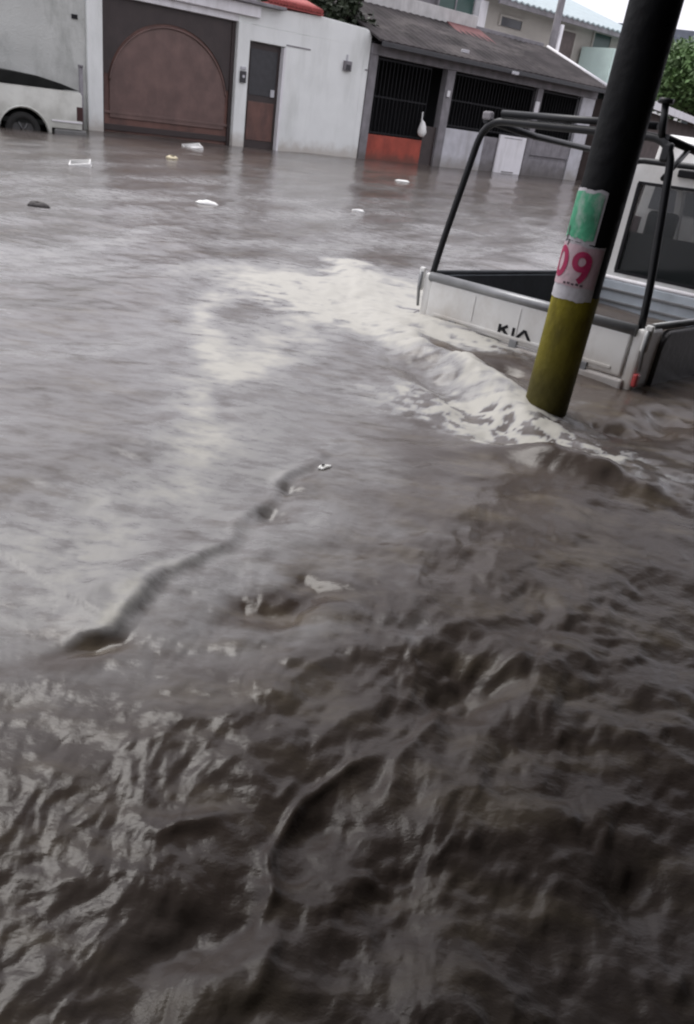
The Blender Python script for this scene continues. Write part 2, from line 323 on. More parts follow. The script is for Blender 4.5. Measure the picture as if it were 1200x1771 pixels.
def polar(thetas, radii, name, close=False):
    T, Q = np.meshgrid(thetas, radii); X = Q * np.sin(T); Y = Q * np.cos(T)
    h, fo, ch = water_height(X, Y)
    h = h * (1 - sstep(40, 60, Q))
    V = np.stack([X, Y, h], -1).reshape(-1, 3); nr, ntt = T.shape
    i = np.arange(nr - 1)[:, None] * ntt + np.arange(ntt - 1)[None, :]
    F = np.stack([i, i + ntt, i + ntt + 1, i + 1], -1).reshape(-1, 4)
    return V, F, fo.reshape(-1), ch.reshape(-1)
th = np.concatenate([np.linspace(-math.pi, R(-52), 60)[:-1], np.linspace(R(-52), R(60), 640)[:-1], np.linspace(R(60), math.pi, 60)])
rad = np.concatenate([np.linspace(.02, .42, 24)[:-1], .42 * (60 / .42) ** np.linspace(0, 1, 640), [90, 150, 300, 700]])
V, F, FO, CH = polar(th, rad, 'w')
me = bpy.data.meshes.new('flood_water')
me.vertices.add(len(V)); me.vertices.foreach_set('co', V.astype(np.float32).ravel())
me.loops.add(len(F) * 4); me.loops.foreach_set('vertex_index', F.astype(np.int32).ravel())
me.polygons.add(len(F)); me.polygons.foreach_set('loop_start', np.arange(0, len(F) * 4, 4, dtype=np.int32))
me.polygons.foreach_set('loop_total', np.full(len(F), 4, dtype=np.int32)) if False else None
me.polygons.foreach_set('use_smooth', np.ones(len(F), dtype=bool))
me.update(calc_edges=True); me.validate()
at_ = me.attributes.new('froth_sheen', 'FLOAT', 'POINT'); at_.data.foreach_set('value', FO.astype(np.float32))
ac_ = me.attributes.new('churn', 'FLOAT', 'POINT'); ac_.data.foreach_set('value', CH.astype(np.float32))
wob_ = bpy.data.objects.new('water', me); COL.objects.link(wob_); tag(wob_, kind='structure')

def water_material():
    m = bpy.data.materials.new('muddy_water'); m.use_nodes = True; t = m.node_tree; N = t.nodes; L = t.links
    p = N['Principled BSDF']; p.inputs['IOR'].default_value = 1.333
    tc = N.new('ShaderNodeTexCoord')
    def noise(scale, mp, det=4, rough=.5):
        a = N.new('ShaderNodeMapping'); a.inputs['Scale'].default_value = mp; a.inputs['Rotation'].default_value = (0, 0, R(-62)); L.new(tc.outputs['Object'], a.inputs['Vector'])
        b = N.new('ShaderNodeTexNoise'); b.inputs['Scale'].default_value = scale; b.inputs['Detail'].default_value = det; b.inputs['Roughness'].default_value = rough
        L.new(a.outputs[0], b.inputs['Vector']); return b.outputs['Fac']
    def mixc(f, a, b):
        x = N.new('ShaderNodeMix'); x.data_type = 'RGBA'
        for s_, q in ((x.inputs['Factor'], f), (x.inputs[6], a), (x.inputs[7], b)):
            if isinstance(q, tuple): s_.default_value = (*q, 1)
            elif isinstance(q, float): s_.default_value = q
            else: L.new(q, s_)
        return x.outputs[2]
    def rng(v, a, b, c=0., d=1.):
        x = N.new('ShaderNodeMapRange'); x.interpolation_type = 'SMOOTHSTEP'
        for k, q in zip(('From Min', 'From Max', 'To Min', 'To Max'), (a, b, c, d)): x.inputs[k].default_value = q
        L.new(v, x.inputs['Value']); return x.outputs[0]
    silt = rng(noise(1.0, (.8, 1.7, 1), 5), .35, .68)
    silt2 = rng(noise(2.2, (1.2, 3.4, 1), 6, .6), .45, .72)
    c = mixc(silt, (.056, .043, .036), (.090, .075, .067))
    c = mixc(silt2, c, (.110, .090, .068))
    at = N.new('ShaderNodeAttribute'); at.attribute_name = 'froth_sheen'
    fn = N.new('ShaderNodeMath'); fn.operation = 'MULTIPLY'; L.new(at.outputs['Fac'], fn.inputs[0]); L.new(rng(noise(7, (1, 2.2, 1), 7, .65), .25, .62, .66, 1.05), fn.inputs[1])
    froth_sheen = rng(fn.outputs[0], .04, .95, 0, .85)
    c = mixc(rng(froth_sheen, 0, .6), c, (.236, .232, .234))
    c = mixc(rng(froth_sheen, .40, 1.15), c, (.50, .485, .43))
    L.new(c, p.inputs['Base Color'])
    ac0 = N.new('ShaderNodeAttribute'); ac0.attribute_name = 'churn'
    ra = N.new('ShaderNodeMath'); ra.operation = 'ADD'; L.new(rng(froth_sheen, .2, .9, .17, .55), ra.inputs[0]); L.new(rng(ac0.outputs['Fac'], 0, 1, .01, .14), ra.inputs[1])
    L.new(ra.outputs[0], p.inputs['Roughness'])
    b1 = N.new('ShaderNodeBump'); b1.inputs['Strength'].default_value = .6; b1.inputs['Distance'].default_value = .012; L.new(noise(16, (1, 1.7, 1), 6, .62), b1.inputs['Height'])
    ac = N.new('ShaderNodeAttribute'); ac.attribute_name = 'churn'
    L.new(rng(ac.outputs['Fac'], 0, 1, .18, .36), b1.inputs['Strength'])
    L.new(b1.outputs[0], p.inputs['Normal'])
    return m
me.materials.append(water_material())

g = MB().add([(-900, -900, -1.3), (900, -900, -1.3), (900, 900, -1.3), (-900, 900, -1.3)], [(0, 1, 2, 3)]).build('ground', M['road']); tag(g, kind='structure')

# hills on the horizon
hm = MB(); vs = []; fs = []
n = 60
for j, (dist, k) in enumerate(((420, 0), (520, .75), (640, 1))):
    for i in range(n):
        az = R(-60 + 120 * i / (n - 1)); z = -1.2 if k == 0 else (24 + 20 * float(perlin(np.array([i * .21 + 3]), np.array([j * 1.7 + .3]))[0]) + 12 * math.sin(i * .17)) * k
        vs.append((dist * math.sin(az), dist * math.cos(az), z))
for j in range(2):
    for i in range(n - 1): fs.append((j * n + i, j * n + i + 1, (j + 1) * n + i + 1, (j + 1) * n + i))
hm.add(vs, fs, True); tag(hm.build('hills', M['hill']), kind='structure')

# ------------------------------------------------------------------ the far side of the street (x along it, y away from the street)
AX, AY = -6.556, 18.358; RZ = R(90 - 49.44); BZ = -.5
dvec = np.array([math.cos(RZ), math.sin(RZ)]); nvec = np.array([-math.sin(RZ), math.cos(RZ)])
def S(s, y=0, z=0): return (AX + dvec[0] * s + nvec[0] * y, AY + dvec[1] * s + nvec[1] * y, z)
def house(name, s, label, cat, y=0, group=None): return empty(name, S(s, y, BZ), RZ, label, cat, group)
class FB(MB):                             # boxes given in street coordinates, stored relative to the thing's base
    def __init__(s, s0, y0=0): super().__init__(); s.s0 = s0; s.y0 = y0
    def b(s, x0, x1, y0, y1, z0, z1): return s.box(x0 - s.s0, x1 - s.s0, y0 - s.y0, y1 - s.y0, z0 - BZ, z1 - BZ)

# grey wall at the left
t = house('plastered_wall', -4, 'stained grey plaster wall behind the white pickup at the left edge', 'wall')
FB(-4).b(-9, -.33, .02, .25, BZ, 3.35).build('wall', M['grey_plaster'], t, .01)
FB(-4).b(-9.05, -.33, -.02, .29, 3.35, 3.43).build('coping', M['concrete'], t, .01)
q = FB(-4).b(-.62, -.50, -.008, .02, 2.02, 2.10).build('wall_hook', M['black'], t, .005)
t2 = empty('standpipe', S(-.52, -.16, BZ), RZ, 'thin grey upright pipe at the corner between the pickup and the gate', 'pipe')
MB().tube([(0, 0, 0), (0, 0, 1.68)], .045, 12).build('pipe', M['concrete'], t2)
MB().tube([(0, 0, 1.68), (0, 0, 1.72)], .055, 12).build('cap', M['concrete'], t2)

# white house with the gate
t = house('white_house', 3, 'low white house with brown garage gate, narrow door and rounded parapet', 'house')
wb = FB(3)
FB(3).b(-.33, -.001, -.05, .25, BZ, 3.12).build('pilaster', M['white_plaster'], t, .012)
wb.b(3.18, 3.50, -.03, .25, BZ, 2.56)
wb.b(4.50, 6.85, 0, .25, BZ, 2.24)
wb.b(3.50, 4.50, .0, .25, 2.24, 2.56)
wb.b(4.5, 6.85, 0.0, .25, 2.24, 2.56)
# upper part with a rounded shoulder at the right
prof = [(3.18 - 3, 2.56 - BZ), (6.85 - 3, 2.56 - BZ), (7.03 - 3, 2.56 - BZ)] + [(7.03 - .22 + .22 * math.cos(R(a)) - 3, 2.76 + .22 * math.sin(R(a)) - BZ) for a in range(0, 91, 15)] + [(5.4 - 3, 3.02 - BZ), (3.18 - 3, 2.93 - BZ)]
wb.prism(prof, 0, .25, 'y')
wb.b(6.85, 7.03, 0, .25, BZ, 2.56)
wall = wb.build('wall', M['white_plaster'], t, .012)
FB(3).b(-.001, 3.70, -.10, .25, 2.70, 2.94).build('gate_beam', M['white_trim'], t, .015)
FB(3).b(-.2, 4.3, -.22, .30, 2.943, 3.01).build('eave_strip', M['concrete'], t, .01)
FB(3).b(-.001, 3.18, .0, .22, 2.56, 2.70).build('gate_lintel', M['white_trim'], t, .01)
FB(3).b(3.503, 3.53, .10, .2, BZ, 2.237).build('door_frame', M['concrete'], t)
FB(3).b(4.44, 4.497, -.02, .2, BZ, 2.22).build('door_frame', M['white_trim'], t)
FB(3).b(4.503, 5.2, -.012, .0, 2.27, 2.30).build('ledge', M['concrete'], t)
gt = FB(3).b(0.0, 3.17, .14, .20, BZ, 2.555).build('garage_gate', M['gate_brown'], t)
FB(3).b(0.0, .07, .09, .139, BZ, 2.55).build('stile', M['gate_dark'], gt, .004)
FB(3).b(3.09, 3.17, .09, .139, BZ, 2.55).build('stile', M['gate_dark'], gt, .004)
# top field of dark sheet above the arch, and the raised arch panel
arch = []
cx, rx, rz0, rzt = 1.60, 1.40, 1.02, 1.16
top = [(cx + rx * math.cos(R(a)) * (1 + .10 * math.sin(R(a)) ** 2), rz0 + rzt * max(0, math.sin(R(a))) ** 1.35) for a in range(0, 181, 6)]
pr = [(x - 3, z - BZ) for x, z in top]
MB().prism([(cx + rx - 3, .30 - BZ)] + pr + [(cx - rx - 3, .30 - BZ)], .112, .139, 'y').build('arch_panel', M['gate_arch'], gt, .006)
tp = [(p[0], p[1]) for p in pr]
m_ = MB(); m_.tube([(p[0], .105, p[1]) for p in tp], .022, 8).build('arch_rib', M['gate_arch'], gt)
up = [(0.07 - 3, 1.15 - BZ), (0.07 - 3, 2.55 - BZ), (3.09 - 3, 2.55 - BZ), (3.09 - 3, 1.15 - BZ)] + [(p[0] * 1.02 + .03, p[1] + .07) for p in pr[1:-1]]
MB().prism(up, .120, .1395, 'y').build('top_sheet', M['gate_dark'], gt)
FB(3).b(.07, 3.09, .108, .139, .05, .17).build('kick_rail', M['gate_dark'], gt, .004)
FB(3).b(.07, 3.09, .104, .139, .38, .43).build('mid_rail', M['gate_arch'], gt, .004)
dr = FB(3).b(3.53, 4.44, .13, .18, BZ, 2.235).build('door', M['gate_dark'], t)
FB(3).b(3.62, 4.36, .115, .13, .15, 1.0).build('lower_panel', M['gate_brown'], dr, .006)
FB(3).b(3.62, 4.36, .118, .13, 1.14, 2.1).build('upper_panel', M['metal_dark'], dr, .006)
FB(3).b(4.22, 4.33, .085, .113, 1.14, 1.30).build('lock', M['pale_wall'], dr, .01)
ic = FB(3).b(3.27, 3.43, -.075, -.032, 1.36, 1.60).build('intercom', M['metal_dark'], t, .008)
MB().tube([(3.35 - 3, -.078, 1.49 - BZ), (3.35 - 3, -.092, 1.49 - BZ)], .032, 14).build('speaker_disc', M['pale_wall'], ic)
FB(3).b(3.28, 3.42, -.06, -.032, 1.63, 1.69).build('number_plate', M['pale_wall'], t, .004)
mt = FB(3).b(6.22, 6.44, -.09, 0, 1.98, 2.20).build('meter_box', M['concrete'], t, .01)
FB(3).b(6.26, 6.39, -.105, -.09, 2.0, 2.12).build('meter_window', M['metal_dark'], mt, .004)
FB(3).b(6.30, 6.34, -.03, 0, 2.20, 2.34).build('conduit', M['pale_wall'], t)
FB(3).b(6.93, 7.01, -.02, 0, 2.07, 2.10).build('bracket', M['concrete'], t)
# tiled canopy above the door
tl = MB()
for i in range(18):
    x = 3.9 + i * .085 - 3
    tl.tube([(x, -.12, 3.10 - BZ), (x, .65, 3.30 - BZ)], .045, 8)
tl.box(.88, 2.42, -.08, .68, 3.02 - BZ, 3.06 - BZ)
tl.build('tiled_canopy', M['tile_red'], t)
FB(3).b(.2, 7.0, 3.0, 3.2, BZ, 3.0).build('rear_wall', M['grey_plaster'], t)

# leaves: a crown of small leaf faces on a trunk
def leaf_tree(name, loc, rx, ry, rz, h, nclump, per, leaf, m, label, cat, seed, flat=1.0):
    rr = random.Random(seed)
    t = empty(name, loc, 0, label, cat)
    tr = MB(); tr.tube([(0, 0, 0), (.05 * rx, 0, h * .5), (0, .05 * ry, h)], [.09 * rx + .03, .07 * rx + .02, .04 * rx], 8)
    for k in range(6):
        a = k * 1.05 + rr.random(); tr.tube([(0, 0, h * .75), (rx * .35 * math.cos(a), ry * .35 * math.sin(a), h + rz * .2), (rx * .7 * math.cos(a), ry * .7 * math.sin(a), h + rz * (.5 + .5 * rr.random()))], [.04 * rx, .03 * rx, .012 * rx], 6)
    tr.build('trunk', M['bark'], t)
    mb = MB()
    for k in range(nclump):
        while True:
            p = Vector((rr.uniform(-1, 1), rr.uniform(-1, 1), rr.uniform(-1, 1)))
            if .35 < p.length < 1: break
        c = Vector((p.x * rx, p.y * ry, h + rz * .55 + p.z * rz)); cr = rr.uniform(.16, .34) * min(rx, ry)
        for j in range(per):
            q = Vector((rr.gauss(0, 1), rr.gauss(0, 1), rr.gauss(0, 1))).normalized() * cr * rr.random() ** .4
            a = Vector((rr.gauss(0, 1), rr.gauss(0, 1), rr.gauss(0, .5))).normalized(); b = a.cross(Vector((rr.gauss(0, 1), rr.gauss(0, 1), rr.gauss(0, 1)))).normalized()
            s_ = leaf * rr.uniform(.6, 1.3); o = c + q
            mb.add([o - a * s_, o + b * s_ * .45, o + a * s_, o - b * s_ * .45], [(0, 1, 2, 3)])
    mb.build('crown', m, t)
    return t
leaf_tree('shrub', S(6.3, 1.6, 2.1), 1.5, .9, .75, .7, 110, 34, .10, M['foliage_dark'], 'dark shrub growing behind the rounded parapet of the white house', 'shrub', 3)

# carport house
t = house('carport_house', 12, 'dark open carport house with red low wall and grey sloped roof', 'house')
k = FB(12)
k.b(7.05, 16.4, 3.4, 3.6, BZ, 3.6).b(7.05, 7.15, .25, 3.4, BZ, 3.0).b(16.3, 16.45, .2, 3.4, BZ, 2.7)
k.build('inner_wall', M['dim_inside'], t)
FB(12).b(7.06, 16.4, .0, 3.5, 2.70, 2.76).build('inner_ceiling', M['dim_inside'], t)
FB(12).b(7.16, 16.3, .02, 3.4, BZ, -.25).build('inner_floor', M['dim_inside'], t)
FB(12).b(7.05, 7.30, -.03, .2, BZ, 2.46).build('post', M['concrete'], t, .01)
FB(12).b(9.80, 10.10, -.03, .2, BZ, 2.46).build('post', M['concrete'], t, .01)
FB(12).b(13.68, 13.92, .0, .2, BZ, 2.46).build('post', M['concrete'], t, .01)
FB(12).b(15.85, 16.5, -.02, .2, BZ, 2.46).build('post', M['pale_wall'], t, .01)
FB(12).b(7.05, 16.5, -.05, .2, 2.46, 2.70).build('beam', M['concrete'], t, .01)
FB(12).b(7.303, 9.30, .03, .16, BZ, .62).build('red_low_wall', M['red_wall'], t, .008)
FB(12).b(9.303, 9.797, .05, .15, BZ, 1.0).build('side_panel', M['gate_dark'], t, .005)
FB(12).b(10.103, 11.75, .0, .14, BZ, 1.03).build('white_low_wall', M['pale_wall'], t, .008)
FB(12).b(11.753, 12.40, .06, .16, BZ, .95).build('grey_low_wall', M['concrete'], t, .005)
wd = FB(12).b(12.403, 13.62, -.015, .05, -.12, 1.06).build('white_panel', M['white_trim'], t, .01)
FB(12).b(12.75, 13.3, -.025, -.015, .02, .05).build('handle', M['concrete'], wd)
FB(12).b(12.6, 13.4, -.02, -.015, .98, 1.0).build('panel_trim', M['concrete'], wd)
FB(12).b(13.923, 15.80, .02, .16, BZ, .50).b(13.923, 15.80, .0, .16, .60, 1.04).b(13.93, 15.79, .06, .15, .50, .60).build('block_low_wall', M['concrete'], t, .008)
gr = FB(12)
for a0, a1, z0 in ((7.32, 9.3, .62), (10.12, 13.66, 1.05), (13.94, 15.83, 1.05)):
    nb = int((a1 - a0) / .13)
    for i in range(nb + 1):
        x = a0 + (a1 - a0) * i / nb; gr.b(x - .009, x + .009, .09, .108, z0, 2.455)
    for z in (z0 + .05, (z0 + 2.45) / 2, 2.40): gr.b(a0, a1, .085, .089, z - .02, z + .02)
gr.build('window_grille', M['black'], t)
FB(12).b(13.62, 13.80, -.06, -.003, 1.72, 2.1).build('wall_lamp', M['white_trim'], t, .02)
FB(12).b(9.87, 9.98, -.08, -.033, 1.80, 1.96).build('switch_box', M['white_trim'], t, .01)
# sloped sheet roof: eave over the street, ridge further back
E0, Z0, E1, Z1 = -.45, 2.74, 2.6, 3.80
rf = MB(); nseg = 150
def roofprof(z_off):
    vs = []
    for i in range(nseg + 1):
        s_ = 6.95 + (16.55 - 6.95) * i / nseg - 12; w_ = .010 * math.sin(i * math.pi / 2.0)
        for y, z in ((E0, Z0), (E0 * .5 + E1 * .5, (Z0 + Z1) / 2 + .02), (E1, Z1)): vs.append((s_, y, z - BZ + w_ + z_off))
    return vs
a_ = roofprof(.05); b_ = roofprof(0)
fs = []
NV = len(a_)
for i in range(nseg):
    for j in range(2):
        p0 = i * 3 + j; fs += [(p0, p0 + 1, p0 + 4, p0 + 3), (NV + p0, NV + p0 + 3, NV + p0 + 4, NV + p0 + 1)]
    fs += [(i * 3, i * 3 + 3, NV + i * 3 + 3, NV + i * 3), (i * 3 + 2, NV + i * 3 + 2, NV + i * 3 + 5, i * 3 + 5)]
fs += [(0, NV, NV + 1, 1), (1, NV + 1, NV + 2, 2), (NV - 3, NV - 2, 2 * NV - 2, 2 * NV - 3), (NV - 2, NV - 1, 2 * NV - 1, 2 * NV - 2)]
rf.add(a_ + b_, fs); roof = rf.build('roof', M['roof_dark'], t)
MB().tube([(16.57 - 12, E0 - .02, Z0 - BZ + .07), (16.57 - 12, E1, Z1 - BZ + .07)], .055, 8).build('verge', M['white_trim'], roof)
MB().box(6.95 - 12, 13.1 - 12, E1 + .01, E1 + .25, 2.8 - BZ, 4.20 - BZ).build('ridge_parapet', M['pale_cap'], roof, .01)
MB().box(13.1 - 12, 16.4 - 12, E1 + .01, E1 + .20, 2.8 - BZ, 3.95 - BZ).build('ridge_parapet', M['concrete'], roof, .01)
MB().add([(11.5 - 12, 1.5, 3.46 - BZ), (13.0 - 12, 1.3, 3.40 - BZ), (13.2 - 12, E1 - .02, 3.875 - BZ), (11.8 - 12, E1 - .02, 3.88 - BZ)], [(0, 1, 2, 3)]).build('red_sheet', M['roof_red'], roof).modifiers.new('s', 'SOLIDIFY').thickness = .03
FB(12).b(7.0, 16.5, -.50, -.46, 2.64, 2.75).build('gutter', M['metal_dark'], t, .01)
for i, (s_, z_) in enumerate(((9.7, 2.93), (11.8, 2.68))):
    FB(12).b(s_, s_ + .22, -.60, -.50, z_ - .05, z_ + .03).build('eave_bracket', M['pale_wall'], t, .01)
# bag hanging on the dark grille
bm_ = MB(); bm_.tube([(0, 0, .62), (0, -.01, .42), (.01, -.02, .40), (.01, -.05, .36), (.02, -.06, .26), (.03, -.06, .12), (.02, -.04, .02), (.02, -.03, 0)], [.015, .018, .03, .06, .10, .13, .09, .02], 14)
bo = bm_.build('hanging_bag', M['foam_white']); bo.location = S(9.12, -.02, .72); bo.rotation_euler = (0, 0, RZ)
tag(bo, 'small white bag hanging on the dark grille above the red wall', 'bag')

# upper-floor grey house behind the carport
t = house('grey_upper_house', 13, 'grey upper storey with dark wide window above the carport roof', 'house', 7)
FB(13, 7).b(8, 17.2, 7.3, 11, BZ, 8.2).build('wall', M['concrete'], t)
f_ = FB(13, 7).b(15.35, 17.15, 7.18, 7.3, 4.5, 6.2).build('window', M['green_window'], t, .01)
FB(13, 7).b(15.3, 15.36, 7.1, 7.3, 4.45, 6.2).b(16.2, 16.26, 7.14, 7.18, 4.5, 6.2).build('mullion', M['concrete'], f_)
FB(13, 7).b(12.5, 14.2, 7.2, 7.3, 5.0, 6.5).build('window', M['window_dark'], t, .01)
FB(13, 7).b(17.25, 17.65, 6.9, 7.3, BZ, 5.35).build('column', M['white_trim'], t, .01)
# beige two-storey neighbour
t = house('beige_house', 22, 'beige two-storey house with pale tin roof and three dark openings', 'house', 7)
FB(22, 7).b(17.7, 27.2, 7.05, 13, BZ, 5.70).build('wall', M['beige'], t)
for x0, x1, z0, z1, m in ((18.55, 19.75, 4.72, 5.02, 'window_dark'), (21.9, 23.1, 4.05, 5.12, 'door_brown'), (24.35, 25.5, 4.75, 5.35, 'green_window')):
    a = FB(22, 7).b(x0, x1, 6.99, 7.05, z0, z1).build('window' if m != 'door_brown' else 'door', M[m], t, .01)
    FB(22, 7).b(x0 - .08, x0, 6.96, 7.05, z0, z1).b(x1, x1 + .08, 6.96, 7.05, z0, z1).b(x0 - .08, x1 + .08, 6.96, 7.05, z1, z1 + .07).build('frame', M['beige'], a)
rr_ = MB()
vs = []
for i in range(121):
    s_ = 17.3 - 22 + 10.2 * i / 120; w_ = .03 * math.sin(i * math.pi / 2)
    vs += [(s_, -.75, 5.52 - BZ + w_), (s_, 6.3, 7.6 - BZ + w_)]
rr_.add(vs, [(2 * i, 2 * i + 1, 2 * i + 3, 2 * i + 2) for i in range(120)]); ro = rr_.build('roof', M['tin_pale'], t); ro.modifiers.new('s', 'SOLIDIFY').thickness = .05
FB(22, 7).b(17.6, 27.4, 6.3, 6.38, 5.30, 5.50).build('eave_board', M['concrete'], t)
FB(22, 7).b(23.6, 27.2, 5.2, 6.9, BZ, 4.72).build('lower_annex', M['mint'], t, .01)
for sx, nm, lab, rad_, mm, z1 in ((20.2, 'utility_pole', 'dark grey slim pole standing before the beige house', .16, 'concrete', 9.5),):
    u_ = empty(nm, S(sx, 5.6, BZ), RZ, lab, 'pole')
    MB().tube([(0, 0, 0), (0, 0, z1)], [rad_, rad_ * .8], 14).build('shaft', M['metal_dark'] if 0 else M['concrete'], u_)
    MB().tube([(.22, -.1, 0), (.22, -.1, 5.05 - BZ)], .09, 12).build('downpipe', M['white_trim'], u_)

# low building at the right with a pale roof slab; the street bends here
P0 = np.array(S(18.0, -.4, 0)); az = R(27); bd = Vector((math.sin(az), math.cos(az), 0)); rz2 = math.pi / 2 - az
t = empty('low_building', (P0[0], P0[1], BZ), rz2, 'low dark-walled building with a pale sloping roof slab at the far right', 'building')
MB().box(0, 22, .5, 7, 0, 2.55 - BZ).build('wall', mat('brown_wall', (.085, .065, .06), .85, .25, 2, .3, 20), t)
MB().prism([(-.1, 2.58 - BZ), (-.1, 2.78 - BZ), (7.5, 4.05 - BZ), (7.5, 3.85 - BZ)], -.4, 22.5, 'x').build('roof_slab', M['pale_cap'], t, .01)
MB().box(-.45, 22.5, -.16, -.104, 2.56 - BZ, 2.82 - BZ).build('fascia', M['white_trim'], t, .01)

# greenery, white block, further right
p = far(1215, 142, 62); leaf_tree('leafy_tree', (p[0], p[1], -.4), 4.4, 4.0, 1.75, p[2] + .4 - .96, 260, 60, .20, M['foliage'], 'bright green leafy tree above the pale roof at the right edge', 'tree', 5)
p = far(1170, 90, 95)
t = empty('white_block', (p[0] - 1, p[1], BZ), R(-20), 'small white colonnaded block on the skyline beside the painted pole', 'building')
WB0, WB1, WB2 = far(1170, 104, 95)[2] - BZ, far(1170, 76, 95)[2] - BZ, far(1170, 52, 95)[2] - BZ
for i in range(11): MB().box(-4 + i * 2.0, -4 + i * 2.0 + 1.3, 0, 1.0, 0, WB1).build('column', M['foam_white'], t, .02)
MB().box(-5, 18, 1.4, 8, 0, WB1 - .01).build('wall', mat('shade_wall', (.16, .18, .19), .8), t)
MB().box(-5.3, 18.3, -.5, 8.4, WB1 + .005, WB2).build('roof', mat('slate_roof', (.17, .19, .23), .8, .15, 2), t, .02)

# ------------------------------------------------------------------ old white pickup at the left (x = towards its tail, along the street)
t = empty('white_pickup', S(-.98, -1.5, -.33), RZ, 'old white pickup with black bed cover half under water at the left', 'pickup truck')
def zz(z): return z + .33
W_ = 1.55
# bed side with wheel arch, in profile (x negative = forward)
def arch_pts(xc, r, n=14, zc=.0): return [(xc + r * math.cos(R(a)), zz(zc) + r * math.sin(R(a))) for a in np.linspace(0, 180, n)]
bot = zz(-.12)
prof = [(-.01, zz(.09))] + [(-.60, zz(.09)), (-.60, zz(.0))] + arch_pts(-1.12, .46, zc=-.08) + [(-1.66, bot), (-2.35, bot), (-2.35, zz(.745)), (-1.6, zz(.75)), (-.6, zz(.755)), (-.06, zz(.755)), (0, zz(.70))]
for y in (0, W_ - .06):
    MB().prism(prof, y, y + .06, 'y').build('bed_side', M['car_white'], t, .012)
MB().box(-.06, .0, .06, W_ - .06, bot, zz(.74)).build('tailgate', M['car_white'], t, .012)
MB().box(-2.35, -.06, .06, W_ - .06, zz(.12), zz(.20)).build('bed_floor', M['car_black'], t)
cv = MB(); cp = [(-.05, zz(.775)), (-.4, zz(.865)), (-.85, zz(.945)), (-1.3, zz(.965)), (-1.8, zz(.97)), (-2.35, zz(.965)), (-2.35, zz(.75)), (-1.6, zz(.757)), (-.6, zz(.762))]
cv.prism(cp, -.02, W_ + .02, 'y').build('bed_cover', M['car_black'], t, .015)
MB().tube([(x, -.012, z + .012) for x, z in [(p_[0], p_[1]) for p_ in arch_pts(-1.12, .475, zc=-.08)]], .016, 8).build('arch_trim', M['car_white'], t)
MB().box(-.60, -.01, -.018, .0, zz(.205), zz(.235)).build('side_molding', M['white_trim'], t, .005)
MB().box(-.55, .08, -.005, W_ + .005, zz(-.20), zz(.085)).build('bumper', mat('dull_bumper', (.15, .15, .145), .5), t, .03)
for y in (-.008, W_ - .10): MB().box(-.115, .012, y, y + .108, zz(.25), zz(.50)).build('taillight', M['smoke_lens'], t, .012)
MB().prism([(-2.38, bot), (-2.38, zz(.84)), (-2.50, zz(1.33)), (-2.75, zz(1.42)), (-3.6, zz(1.42)), (-4.1, zz(.90)), (-5.3, zz(.80)), (-5.4, zz(.55)), (-5.4, bot)], .0, W_, 'y').build('cab', M['car_white'], t, .05, 3)
for y in (-.006, W_ - .006): MB().prism([(-2.62, zz(.92)), (-2.72, zz(1.32)), (-3.55, zz(1.32)), (-3.95, zz(.92))], y, y + .012, 'y').build('side_window', M['window_dark'], t, .004)
def wheel(parent, x, y0, y1, z, r, n=36):
    a = MB(); prof_ = [(r * .62, y0), (r * .97, y0), (r, y0 + .03), (r, y1 - .03), (r * .97, y1), (r * .62, y1)]
    vs = []; fs = []
    for i in range(n):
        q = 2 * math.pi * i / n; vs += [(x + pr_[0] * math.cos(q), pr_[1], z + pr_[0] * math.sin(q)) for pr_ in prof_]
    m = len(prof_)
    for i in range(n):
        for j in range(m): fs.append((i * m + j, i * m + (j + 1) % m, ((i + 1) % n) * m + (j + 1) % m, ((i + 1) % n) * m + j))
    a.add(vs, fs, True); wl = a.build('wheel', M['rubber'], parent)
    b = MB(); b.tube([(x, y0 + .03, z), (x, y1 - .03, z)], r * .63, 24)
    for i in range(6):
        q = i * math.pi / 3; b.tube([(x, y0 + .02, z), (x + r * .5 * math.cos(q), y0 + .02, z + r * .5 * math.sin(q))], r * .07, 6)
    b.build('rim', M['rim'], wl)
    return wl
for x in (-1.12, -4.4):
    wheel(t, x, .05, .25, .33 - .02, .33); wheel(t, x, W_ - .25, W_ - .05, .33 - .02, .33)
MB().box(-1.62, -.62, .062, .30, zz(.385), zz(.42)).build('wheel_housing', M['car_black'], t)
MB().box(-1.62, -.66, .30, .36, bot, zz(.36)).build('wheel_housing', M['car_black'], t)

# ------------------------------------------------------------------ the small cargo truck, tail towards us
TO = np.array([1.56956859, 4.62970378, .37035156]); tf = np.array([.65536833, .75434163, -.03822382]); tl_ = np.array([-.7553076, .65441503, -.03537509]); tu = np.array([-.00167066, .05205445, .99864285])
H = 1.25; base = TO - tu * H
t = empty('cargo_truck', (0, 0, 0), 0, 'white cargo truck with black tube rack, tailgate deep in the flood', 'truck')
t.matrix_world = Matrix(((tf[0], tl_[0], tu[0], base[0]), (tf[1], tl_[1], tu[1], base[1]), (tf[2], tl_[2], tu[2], base[2]), (0, 0, 0, 1)))
W = 1.64; L_ = 2.42
def c(z): return z + H
tg = MB().box(-.045, 0, .05, W - .05, c(-.305), c(-.045)).build('tailgate', M['truck_white'], t, .012)
MB().box(-.052, -.045, .12, W - .12, c(-.275), c(-.255)).build('crease', M['truck_white'], tg, .003)
MB().tube([(-.022, .03, c(-.022)), (-.022, W - .03, c(-.022))], .034, 14).build('top_lip', M['lip'], tg)
MB().box(-.06, .0, .02, W - .02, c(-.43), c(-.315)).build('sill', M['truck_grime'], t, .015)
MB().box(-.075, -.06, .17, .21, c(-.405), c(-.375)).build('tow_pin', M['black'], t, .008)
MB().box(-.03, .22, -.03, .05, c(-.40), c(.0)).build('corner_post', M['truck_white'], t, .025, 3)
